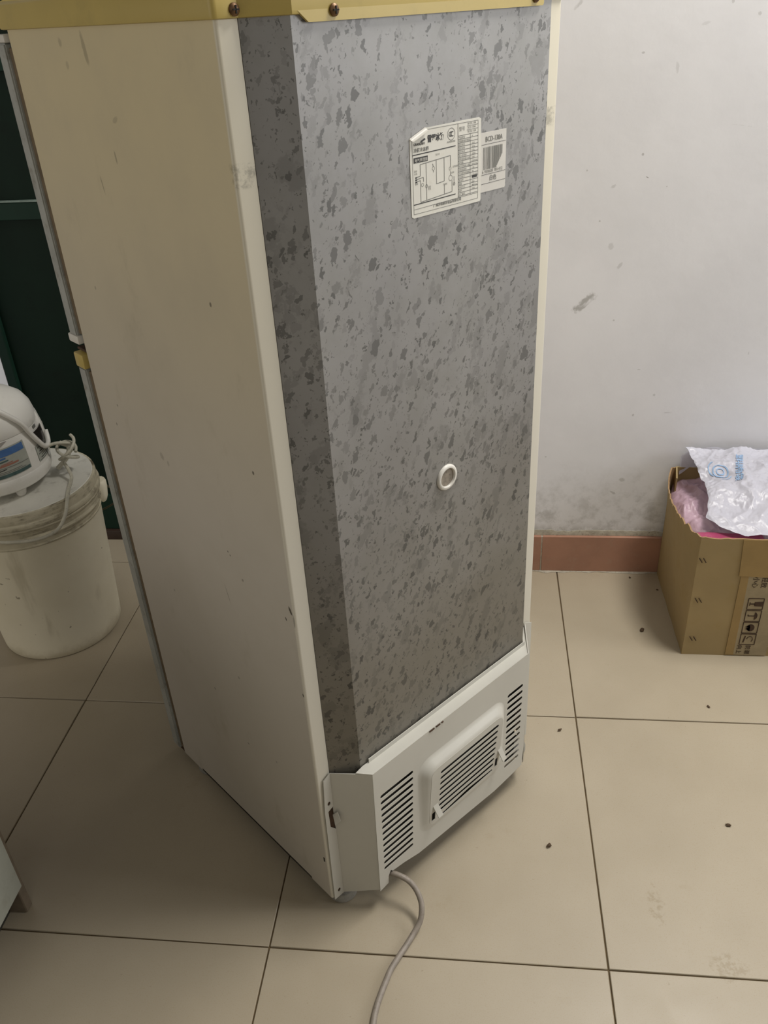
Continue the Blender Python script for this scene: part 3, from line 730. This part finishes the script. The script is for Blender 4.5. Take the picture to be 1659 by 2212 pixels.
# ------------------------------------------------------------------ rice cooker
M['cook'] = plain('white_glossy_plastic', 'e6e4dd', .28, var=.03, vs_=6, dirt='a39c8a', dirt_amt=.3)
M['cookgrey'] = plain('light_grey_band', 'a29d97', .4)
M['smoke'] = plain('smoked_plastic_trap', '2b2724', .25)
M['lblue'] = plain('blue_sticker_band', '4a6fa3', .4, var=.1, vs_=50)
M['lwhite'] = plain('sticker_film', 'a9aca2', .4, var=.05, vs_=50)
M['lteal'] = plain('teal_sticker_foot', '4c6462', .4, var=.2, vs_=50)
M['lred'] = plain('red_sticker_text', 'a5705f', .5)
M['cookcord'] = plain('off_white_cord', 'bdb9a8', .5, var=.1, vs_=50, dirt='6f6a5a', dirt_amt=.5)
CC = (-1.195, 1.735, .460)
rc_ = thing('rice_cooker', 'white domed rice cooker with stickers standing on the bucket lid', 'rice cooker', CC)
prof = [(.112, .022), (.124, .026), (.1295, .036), (.1315, .050), (.1318, .062), (.1305, .085), (.1290, .110), (.1265, .135), (.1235, .160)]
def rad(z):
    for (r0, z0), (r1, z1) in zip(prof, prof[1:]):
        if z0 <= z <= z1: return r0 + (r1 - r0) * (z - z0) / (z1 - z0)
    return prof[-1][0]
b = B().mat(M['cook']); b.lathe(prof[4:], seg=64, capt=True, capb=False); b.finish('body', rc_)
b = B().mat(M['cook']); b.lathe([(.100, .020), (.118, .022), (.128, .029), (.1328, .045), (.1332, .060), (.1315, .0625)], seg=64, capt=False); b.finish('base', rc_)
b = B().mat(M['cook']); b.lathe([(.1235, .1605), (.1245, .163), (.1240, .180), (.1195, .200), (.108, .220), (.088, .235), (.060, .246), (.030, .252), (.0001, .253)], seg=64, capb=False); b.finish('lid', rc_)
b = B().mat(M['cookgrey'])
vs_ = []; n = 30
for k in range(n + 1):
    f = k / n; a = math.radians(-125 + 88 * f); zt = .158; zb_ = .158 - .042 * math.sin(math.pi * min(1, (1 - f) * .8))
    vs_ += [((rad(zb_) + .0012) * math.cos(a), (rad(zb_) + .0012) * math.sin(a), zb_), ((rad(zt) + .0012) * math.cos(a), (rad(zt) + .0012) * math.sin(a), zt)]
b.faces(vs_, [(2 * k, 2 * k + 1, 2 * k + 3, 2 * k + 2) for k in range(n)], True); b.finish('band', rc_)
for a in (-33, 45, 135, -125):
    a = math.radians(a); b = B().mat(M['cook']); b.lathe([(.0001, 0), (.009, .0005), (.0115, .004), (.016, .028)], (.098 * math.cos(a), .098 * math.sin(a), 0), 16, capb=False); b.finish('foot', rc_)
# rear hinge housing, trap and handle arm (rear of the cooker faces right)
HA = math.radians(38)
def hz(r, off, z):
    a = HA; return (r * math.cos(a) - off * math.sin(a), r * math.sin(a) + off * math.cos(a), z)
b = B().mat(M['cook']); vs_ = []
sec = [(.065, .038, .134), (.10, .040, .136), (.14, .040, .133), (.17, .038, .127), (.195, .034, .115), (.212, .028, .098)]
for z, hw, r in sec:
    for f in (-1, -.85, -.5, 0, .5, .85, 1): vs_.append(hz(r * (1 - .05 * abs(f) ** 3) - (.015 if abs(f) == 1 else 0), hw * f, z))
fs = [(i * 7 + k, i * 7 + k + 1, (i + 1) * 7 + k + 1, (i + 1) * 7 + k) for i in range(len(sec) - 1) for k in range(6)]
b.faces(vs_, fs, True); b.finish('hinge_housing', rc_)
def patch(name, a0, a1, z0, z1, mat, off=.0012, parent=rc_, slant=0.0, n=10):
    b = B().mat(M[mat]); vs_ = []
    for k in range(n + 1):
        a = math.radians(a0 + (a1 - a0) * k / n)
        for z in (z0 + slant * k / n, (z0 + z1) / 2 + slant * k / n, z1 + slant * k / n): vs_.append(((rad(z) + off) * math.cos(a), (rad(z) + off) * math.sin(a), z))
    b.faces(vs_, [(3 * k + j, 3 * k + 3 + j, 3 * k + 4 + j, 3 * k + 1 + j) for k in range(n) for j in range(2)], True)
    return b.finish(name, parent) if name else b
b = B().mat(M['smoke']); vs_ = []
for z, a0, a1 in ((.106, 6, 13), (.111, 2, 17), (.122, -1, 20), (.146, -4, 22)):
    for k in range(6):
        a = math.radians(a0 + (a1 - a0) * k / 5); vs_.append(((rad(z) + .004) * math.cos(a), (rad(z) + .004) * math.sin(a), z))
b.faces(vs_, [(i * 6 + k, i * 6 + k + 1, (i + 1) * 6 + k + 1, (i + 1) * 6 + k) for i in range(3) for k in range(5)], True); b.finish('drip_trap', rc_)
arm = []
for a, z, r in ((25, .122, .136), (20, .104, .138), (12, .097, .139), (3, .104, .138), (-4, .128, .135), (-10, .155, .131), (-16, .182, .130), (-25, .208, .122), (-38, .236, .104), (-52, .256, .082), (-90, .274, .05), (-150, .262, .07)):
    a = math.radians(a); arm.append((r * math.cos(a), r * math.sin(a), z))
b = B().mat(M['cook']); b.tube(arm, .0062, 12, 6); b.finish('handle', rc_)
b = patch(None, -62, -20, .070, .142, 'lwhite', slant=.004)
s1 = b.finish('sticker', rc_); s1['label'] = 'blue-topped product sticker'
patch('band', -62, -22, .122, .139, 'lblue', .0018, s1, .004); patch('band', -61, -21, .071, .079, 'lteal', .0018, s1, .004)
for k, (a0, a1, z, m_, h) in enumerate([(-57, -44, .115, 'lblue', .004), (-55, -42, .109, 'lteal', .003), (-53, -32, .099, 'lred', .004), (-51, -38, .104, 'lred', .002), (-62, -21, .094, 'ink_grey', .0012), (-57, -46, .089, 'ink', .002), (-57, -30, .085, 'ink_grey', .0012), (-57, -26, .0815, 'ink_grey', .0012)]):
    patch('print_line', a0, a1, z, z + h, m_, .0019, s1, .003, 5)
s2 = patch('sticker', -7, 22, .072, .112, 'lwhite', .0014); s2['label'] = 'small specification sticker'
for k in range(7): patch('print_line', -5 + 2 * (k % 3), 19 - 2 * (k % 2), .073 + .0052 * k, .075 + .0055 * k, 'ink' if k in (1, 4) else 'ink_grey', .0018, s2, 0, 4)
b = patch(None, 2, 9, .150, .158, 'ink_grey', .001); b.finish('badge', rc_)
cc = [(.125, .02, .09), (.150, .035, .095), (.165, .060, .085), (.172, .078, .07), (.155, .092, .045), (.142, .08, .035), (.150, .055, .035), (.172, .030, .022), (.185, .010, .012), (.200, -.045, .0075), (.216, -.092, .004), (.222, -.125, -.012), (.216, -.156, -.03), (.201, -.184, -.034), (.176, -.212, -.03), (.14, -.229, -.024), (.110, -.236, -.02), (.06, -.24, -.015), (.0, -.24, -.01), (-.06, -.23, 0)]
b = B().mat(M['cookcord']); b.tube(cc, .0042, 10, 6)
coil = []
for k in range(26):
    t = k / 25 * 2 * math.pi * 2.2; coil.append((.163 + .022 * math.cos(t), .062 + .024 * math.sin(t), .045 + .028 * math.sin(t * .5 + .5) + .001 * k))
b.tube(coil, .0040, 8, 3)
b.tube([(.135, .045, .02), (.16, .06, .045), (.165, .07, .07), (.15, .06, .085)], .006, 8, 4)
b.finish('power_cord', rc_)['label'] = 'off-white cord, bundled beside the cooker and drooping over the rim'

# ------------------------------------------------------------------ low cabinet at the left
M['cabface'] = plain('pale_grey_laminate', 'a5a79c', .45, var=.05, vs_=8, dirt='8b897c', dirt_amt=.4)
M['cabside'] = plain('chipboard_edge_laminate', '7b6f5f', .6, var=.12, vs_=30)
M['toe'] = plain('dark_toe_board', '35342b', .7)
cb = thing('cabinet', 'pale grey laminate low cabinet, only its lower corner showing near the left edge', 'cabinet', (-1.05, .55, 0))
def cpart(name, m_, x0, y0, z0, x1, y1, z1, bev=.002):
    b = B().mat(M[m_]); b.box(x0 + 1.05, y0 - .55, z0, x1 + 1.05, y1 - .55, z1, bev, 1); return b.finish(name, cb)
cpart('side_panel', 'cabside', -1.30, .889, 0, -.846, .910, .66); cpart('side_panel', 'cabside', -1.30, -.511, 0, -.846, -.49, .66)
cpart('door', 'cabface', -.8455, .196, .090, -.829, .886, .655); cpart('door', 'cabface', -.8455, -.500, .090, -.829, .192, .655); cpart('toe_board', 'toe', -.895, -.4895, .0, -.880, .8885, .088)  # run toward the camera is an unseen extension, added to shade the floor
cpart('bottom_board', 'cabside', -1.30, -.4895, .088, -.848, .8885, .105); cpart('top_board', 'cabface', -1.31, -.52, .66, -.825, .92, .682)

# ------------------------------------------------------------------ cardboard box
M['card'] = plain('brown_cardboard', '9b875f', .8, var=.06, vs_=6, dirt='96804f', dirt_amt=.5)
M['cardin'] = plain('cardboard_inside', '977b58', .85, var=.1, vs_=8)
M['tape'] = plain('brown_packing_tape', '957b4c', .32, var=.08, vs_=14)
M['tape2'] = plain('clear_tape_film', '94866a', .25, var=.12, vs_=20)
M['print'] = plain('dark_carton_ink', '3f2c1c', .8, var=.2, vs_=80)
BX0, BX1, BY0, BY1, BH_ = .517, 1.04, 1.688, 2.038, .350
bx = thing('cardboard_box', 'open brown cardboard box full of plastic bags standing against the white wall', 'box', ((BX0 + BX1) / 2, (BY0 + BY1) / 2, 0))
ox_, oy_ = (BX0 + BX1) / 2, (BY0 + BY1) / 2
def boxwall(name, p0, p1, bulge, lean0, lean1, seed, out, ragged=.004, h=BH_):
    """one carton wall as a thin bulging sheet; p0->p1 plan, out = outward normal"""
    b = B(); nu, nz_ = 60, 12; vs_ = []; o = Vector(out); th = .0036
    for side in (0, 1):
        for i in range(nu + 1):
            f = i / nu; p = Vector(p0).lerp(Vector(p1), f)
            hh = h + ragged * (mn.noise(Vector((f * 22, seed, 0))) + .5 * mn.noise(Vector((f * 70, seed, 1))))
            for j in range(nz_ + 1):
                g_ = j / nz_; z = hh * g_
                d = bulge * math.sin(math.pi * f) ** .8 * g_ ** 1.6 + .0012 * mn.noise(Vector((f * 6, g_ * 5, seed))) * math.sin(math.pi * f)
                q = p + o * (d - side * th); vs_.append((q.x - ox_, q.y - oy_, z))
    N = (nu + 1) * (nz_ + 1); A = lambda s_, i, j: s_ * N + i * (nz_ + 1) + j
    b.mat(M['card']); v, f = b.faces(vs_, [(A(0, i, j), A(0, i + 1, j), A(0, i + 1, j + 1), A(0, i, j + 1)) for i in range(nu) for j in range(nz_)], True)
    def more(m_, fs):
        b.mat(M[m_])
        for q in fs:
            try: g_ = b.bm.faces.new([v[k] for k in q]); g_.material_index = b.cur
            except ValueError: pass
    more('cardin', [(A(1, i, j), A(1, i, j + 1), A(1, i + 1, j + 1), A(1, i + 1, j)) for i in range(nu) for j in range(nz_)])
    more('cardin', [(A(0, i, nz_), A(0, i + 1, nz_), A(1, i + 1, nz_), A(1, i, nz_)) for i in range(nu)])
    more('card', [(A(0, k, j), A(0, k, j + 1), A(1, k, j + 1), A(1, k, j)) for k in (0, nu) for j in range(nz_)])
    return b.finish(name, bx)
wf = boxwall('side_panel', (BX0, BY0), (BX1, BY0), .002, 0.0, 0, 1.3, (0, -1)); boxwall('side_panel', (BX0, BY1), (BX0, BY0), .036, .004, .004, 4.7, (-1, 0), .008)
boxwall('side_panel', (BX1, BY0), (BX1, BY1), .01, 0, 0, 8.2, (1, 0)); boxwall('side_panel', (BX1, BY1), (BX0, BY1), 0, 0, 0, 9.9, (0, 1), .003, BH_ - .002)
b = B().mat(M['card']); b.box(BX0 + .006 - ox_, BY0 + .006 - oy_, .001, BX1 - .006 - ox_, BY1 - .006 - oy_, .006); b.finish('bottom', bx)
b = B().mat(M['card'])
b.strip([(BX0 + .004 - ox_, BY1 - .055 - oy_), (BX0 + .012 - ox_, BY1 - .006 - oy_), (BX0 + .10 - ox_, BY1 - .008 - oy_)], .004, [.12, .12, .12], [.345, .352, .348]); b.finish('inner_flap', bx)
def onface(name, polys, mat, th=.0008, y=None, parent=wf, bulge=0):
    b = B().mat(M[mat])
    for P_ in polys: 
        b.add(fill2d([(x - ox_, z) for x, z in P_], [], th), Matrix(((1, 0, 0, 0), (0, 0, -1, (BY0 if y is None else y) - oy_), (0, 1, 0, 0), (0, 0, 0, 1))))
    return b.finish(name, parent)
t1 = onface('tape', [[(.617, .247), (.735, .240), (.735, .349), (.611, .349)]], 'tape', .001, BY0 - .0029); t1['label'] = 'strip of glossy brown packing tape'
onface('tape', [[(.622, .004), (.642, .004), (.640, .246), (.622, .246)]], 'tape', .001, BY0 - .0016)
onface('tape', [[(.642, .004), (.72, .004), (.72, .240), (.640, .246)]], 'tape2', .001, BY0 - .0016)
def seg(p, q, w_):
    p, q = Vector(p), Vector(q); d = (q - p).normalized(); nn = Vector((-d.y, d.x)) * w_ / 2; return [tuple(p - nn), tuple(q - nn), tuple(q + nn), tuple(p + nn)]
marks = []
for (x, z) in ((.5215, .289), (.5275, .1715), (.531, .052)):
    for dx in (0, .009): onface('printed_mark', [seg((x - .002 + dx, z + .007), (x + .006 + dx, z - .006), .0022)], 'print', .0006, BY0 - .0022)
sym = []
def frame(x0, z0, x1, z1, w_=.0018):
    return [seg((x0, z0), (x1, z0), w_), seg((x1, z0), (x1, z1), w_), seg((x1, z1), (x0, z1), w_), seg((x0, z1), (x0, z0), w_)]
for k in range(4):
    z0 = .148 - .0365 * k; z1 = z0 + .033; x0, x1 = .6505, .6865; zc = (z0 + z1) / 2
    sym += frame(x0, z0, x1, z1)
    if k == 0: sym += [[(.666, zc - .006), (.685, zc - .007), (.685, zc + .007), (.666, zc + .006)], seg((.656, zc), (.667, zc), .003), seg((.6555, zc - .005), (.6555, zc + .005), .002)]
    if k == 1:
        sym += [[(.672 + .007 * math.cos(a), zc + .011 * math.sin(a)) for a in [-1.57 + 3.14 * i / 10 for i in range(11)]], seg((.657, zc), (.672, zc), .0025), seg((.657, zc), (.657, zc + .004), .002)]
    if k == 2:
        sym += [[(.669 + .0095 * math.cos(a), zc + .011 * math.sin(a)) for a in [6.283 * i / 12 for i in range(12)]], [(.657, zc - .004), (.668, zc - .010), (.668, zc + .004)], [(.656, zc + .002), (.668, zc + .001), (.666, zc + .009)]]
    if k == 3: sym += [seg((.6585, zc - .010), (.6615, zc + .010), .003)] + [seg((.673 + .007 * math.cos(a), zc + .009 * math.sin(a)), (.673 + .007 * math.cos(a + .5), zc + .009 * math.sin(a + .5)), .0014) for a in [-.9 + .5 * i for i in range(8)]]
onface('handling_symbols', sym, 'print', .0006, BY0 - .0028)['label'] = 'column of boxed handling symbols, turned sideways'
tt = texts([('小心', .016, .0001), ('轻放', .016, .0001), ('向上', .014, .0001), ('防潮', .014, .0001)])
for (bm_, wd), (x, z) in zip(tt, ((.652, .2), (.672, .2), (.648, .002), (.668, .002))):
    # characters run down the face, turned a quarter
    b = B().mat(M['print']); R = Matrix(((0, 1, 0, x - ox_), (0, 0, -1, BY0 - .003 - oy_), (-1, 0, 0, z + .045 if z > .1 else z + .034), (0, 0, 0, 1))); b.add(bm_, R); b.finish('printed_characters', wf, normals=False)

# ------------------------------------------------------------------ plastic bags in the box
def film(name, col, rough, trans, alpha=1.0):
    t = NT(name, rough, 0, .5); t.color(t.mix(t.ramp(t.noise(9, 4), .3, .7), lin(col), tuple(min(1, x * 1.08) for x in lin(col)[:3]) + (1,)))
    t.b.inputs['Transmission Weight'].default_value = trans; t.b.inputs['Alpha'].default_value = alpha
    t.bump(t.noise(60, 4, .7), .35, .003)
    return t.m
M['film'] = film('milky_plastic_film', 'bcbcc6', .33, .10, .93); M['pinkfilm'] = film('pale_pink_film', 'b59aa8', .35, .05)
M['magfilm'] = film('magenta_film', '9a3f60', .35, 0); M['blueink'] = plain('blue_bag_ink', '86a3c4', .35, var=.15, vs_=60); M['bluehaze'] = plain('pale_blue_print_field', 'b9cfdc', .3, var=.08, vs_=40)
def ridged(x, y, sd):
    p = Vector((x, y, sd)); h = 0; a = 1; f = 9
    for _ in range(5):
        q = p * f + Vector((0, 0, sd)); q += Vector((mn.noise(q * .7), mn.noise(q * .7 + Vector((9, 2, 1))), 0)) * .8
        h += a * (1 - 2 * abs(mn.noise(q))); a *= .5; f *= 2.05
    return h
def sheet(name, xl, xr, height, mat, nx=150, ny=110, y0=1.693, y1=2.032):
    """crumpled film over plan region xl(y)..xr(y)"""
    b = B().mat(mat); vs_ = []
    for j in range(ny + 1):
        y = y0 + (y1 - y0) * j / ny; a, c = xl(y), xr(y)
        for i in range(nx + 1):
            x = a + (c - a) * i / nx; yy = y + .004 * mn.noise(Vector((x * 18, 3, y * 5))) * (1 if j in (0, ny) else 0)
            vs_.append((x, yy, height(x, yy)))
    N = nx + 1
    b.faces(vs_, [(j * N + i, j * N + i + 1, (j + 1) * N + i + 1, (j + 1) * N + i) for i in range(nx) for j in range(ny)], True); return b.finish(name)
def leftlim(y):   # inner face of the bulging left wall
    f = (BY1 - y) / (BY1 - BY0); return BX0 - .036 * math.sin(math.pi * max(0, min(1, f))) * .86 + .007
def hp(x, y):     # pink
    e_ = min(1, max(0, (x - leftlim(y)) / .03)); e2 = min(1, max(0, (1.99 - y) / .06))
    return .292 - .03 * (1 - min(1, max(0, (y - 1.70) / .05))) + .028 * math.sqrt(e_) * (.35 + .65 * math.sqrt(e2)) + .013 * ridged(x * 1.3, y, 3.0) * min(1, e_ + .2)
o = sheet('plastic_bag', leftlim, lambda y: .80, hp, M['pinkfilm']); tag(o, 'pale pink crumpled bag inside the left end of the cardboard box', 'bag')
def hm(x, y): return .337 - .25 * max(0, (y - 1.72)) + .003 * ridged(x, y, 8)
o = sheet('plastic_bag', lambda y: .515 + .3 * max(0, 1.715 - y), lambda y: .66, lambda x, y: hm(x, y) + .004, M['magfilm'], y0=1.694, y1=1.722, ny=20); tag(o, 'magenta plastic bag peeking out along the front rim of the cardboard box', 'bag')
edge = [(1.690, .612), (1.72, .560), (1.75, .541), (1.79, .550), (1.83, .556), (1.88, .559), (1.94, .553), (1.99, .549), (2.035, .540)]
def le(y):
    for (ya, xa), (yb, xb) in zip(edge, edge[1:]):
        if ya <= y <= yb: return xa + (xb - xa) * (y - ya) / (yb - ya)
    return edge[0][1]
def hw(x, y):
    g_ = (y - BY0) / (BY1 - BY0); c = min(1, max(0, (x - le(y)) / .10))
    return .350 + .045 * g_ + .018 * math.sqrt(c) * math.sin(math.pi * min(1, g_ * 1.1)) + .010 * ridged(x, y, 1.0) * (.35 + .65 * min(1, g_ * 3)) + .004
wb = sheet('plastic_bag', lambda y: le(y) + .006 * mn.noise(Vector((y * 30, 1, 1))), lambda y: 1.03, hw, M['film'], nx=230, ny=150, y0=1.690); tag(wb, 'milky white plastic bag with blue print draped over the top of the cardboard box', 'bag')
bt, w1 = texts([('塑料购物袋', .022, .0004)])[0]
bmesh.ops.triangulate(bt, faces=bt.faces[:]); bmesh.ops.subdivide_edges(bt, edges=[e_ for e_ in bt.edges if e_.calc_length() > .004], cuts=1)
b = B().mat(M['blueink'])
for v in bt.verts:
    y = 1.99 - v.co.x * 1.12; x = .660 + v.co.y * .9 - .25 * (1.99 - y); v.co = Vector((x, y, hw(x, y) + .0022))
b.add(bt)
def drape_ring(cx, cy, r0, r1, n=32, a0=0, a1=6.2832):
    vs_ = []
    for k in range(n + 1):
        a = a0 + (a1 - a0) * k / n
        for r in (r0, (r0 + r1) / 2, r1):
            x = cx + r * math.cos(a); y = cy + r * 1.35 * math.sin(a); vs_.append((x, y, hw(x, y) + .0020))
    b.faces(vs_, [(3 * k + j, 3 * k + 3 + j, 3 * k + 4 + j, 3 * k + 1 + j) for k in range(n) for j in (0, 1)], True)
drape_ring(.603, 1.912, .0160, .0190); drape_ring(.603, 1.912, .0075, .0100); drape_ring(.600, 1.922, .022, .0245, 20, 1.9, 4.0); drape_ring(.605, 1.912, .0245, .026, 16, 4.4, 5.6)
b.finish('blue_print', wb, normals=False)
# pale back edge of the film standing against the wall
b = B().mat(M['film']); vs_ = []
for i in range(61):
    x = .535 + .48 * i / 60; t = .398 + .012 * mn.noise(Vector((x * 9, 0, 0))) + .006 * mn.noise(Vector((x * 30, 4, 0))) - .02 * max(0, (.56 - x) / .025)
    for k, (y, dz) in enumerate(((2.030, -.045), (2.036, -.02), (2.037, 0.0), (2.039, .006))): vs_.append((x, y - .006 * k * 0 + .002 * mn.noise(Vector((x * 40, k, 2))), t + dz))
b.faces(vs_, [(4 * i + k, 4 * i + 4 + k, 4 * i + 5 + k, 4 * i + 1 + k) for i in range(60) for k in range(3)], True); b.finish('bag_edge', wb)

# ------------------------------------------------------------------ crumbs on the floor
M['crumb'] = plain('dark_crumb', '4b3a28', .9, var=.3, vs_=200)
def crumb(x, y, r, sd, label, flat=.45):
    t_ = bmesh.new(); bmesh.ops.create_icosphere(t_, subdivisions=2, radius=1)
    for v in t_.verts:
        k = 1 + .5 * mn.noise(v.co * 1.7 + Vector((sd, sd, 0))); v.co = Vector((v.co.x * r * k * 1.25, v.co.y * r * k * .8, (v.co.z + .9) * r * flat * k))
    zmin = min(v.co.z for v in t_.verts)
    for v in t_.verts: v.co.z -= zmin
    b = B().mat(M['crumb']); b.add(t_, Matrix.Rotation(sd, 4, 'Z')); tag(b.finish('crumb', None, (x, y, .0)), label, 'debris')
crumb(.434, 1.777, .0065, 1, 'largest dark crumb, lying on the tile left of the cardboard box')
crumb(.542, 1.502, .0035, 2, 'tiny dark crumb in front of the cardboard box')
crumb(.507, 1.168, .0042, 3, 'small dark crumb on the bare tile at the lower right')
crumb(.147, 1.098, .0048, 4, 'brown crumb on the tile below the louvred cover')
crumb(.437, 2.014, .0032, 5, 'tiny crumb beside the brown skirting')
crumb(.504, 1.957, .0030, 6, 'tiny crumb touching the foot of the cardboard box side')
crumb(.192, 1.410, .0040, 7, 'small dark crumb near the tile joint right of the refrigerator')
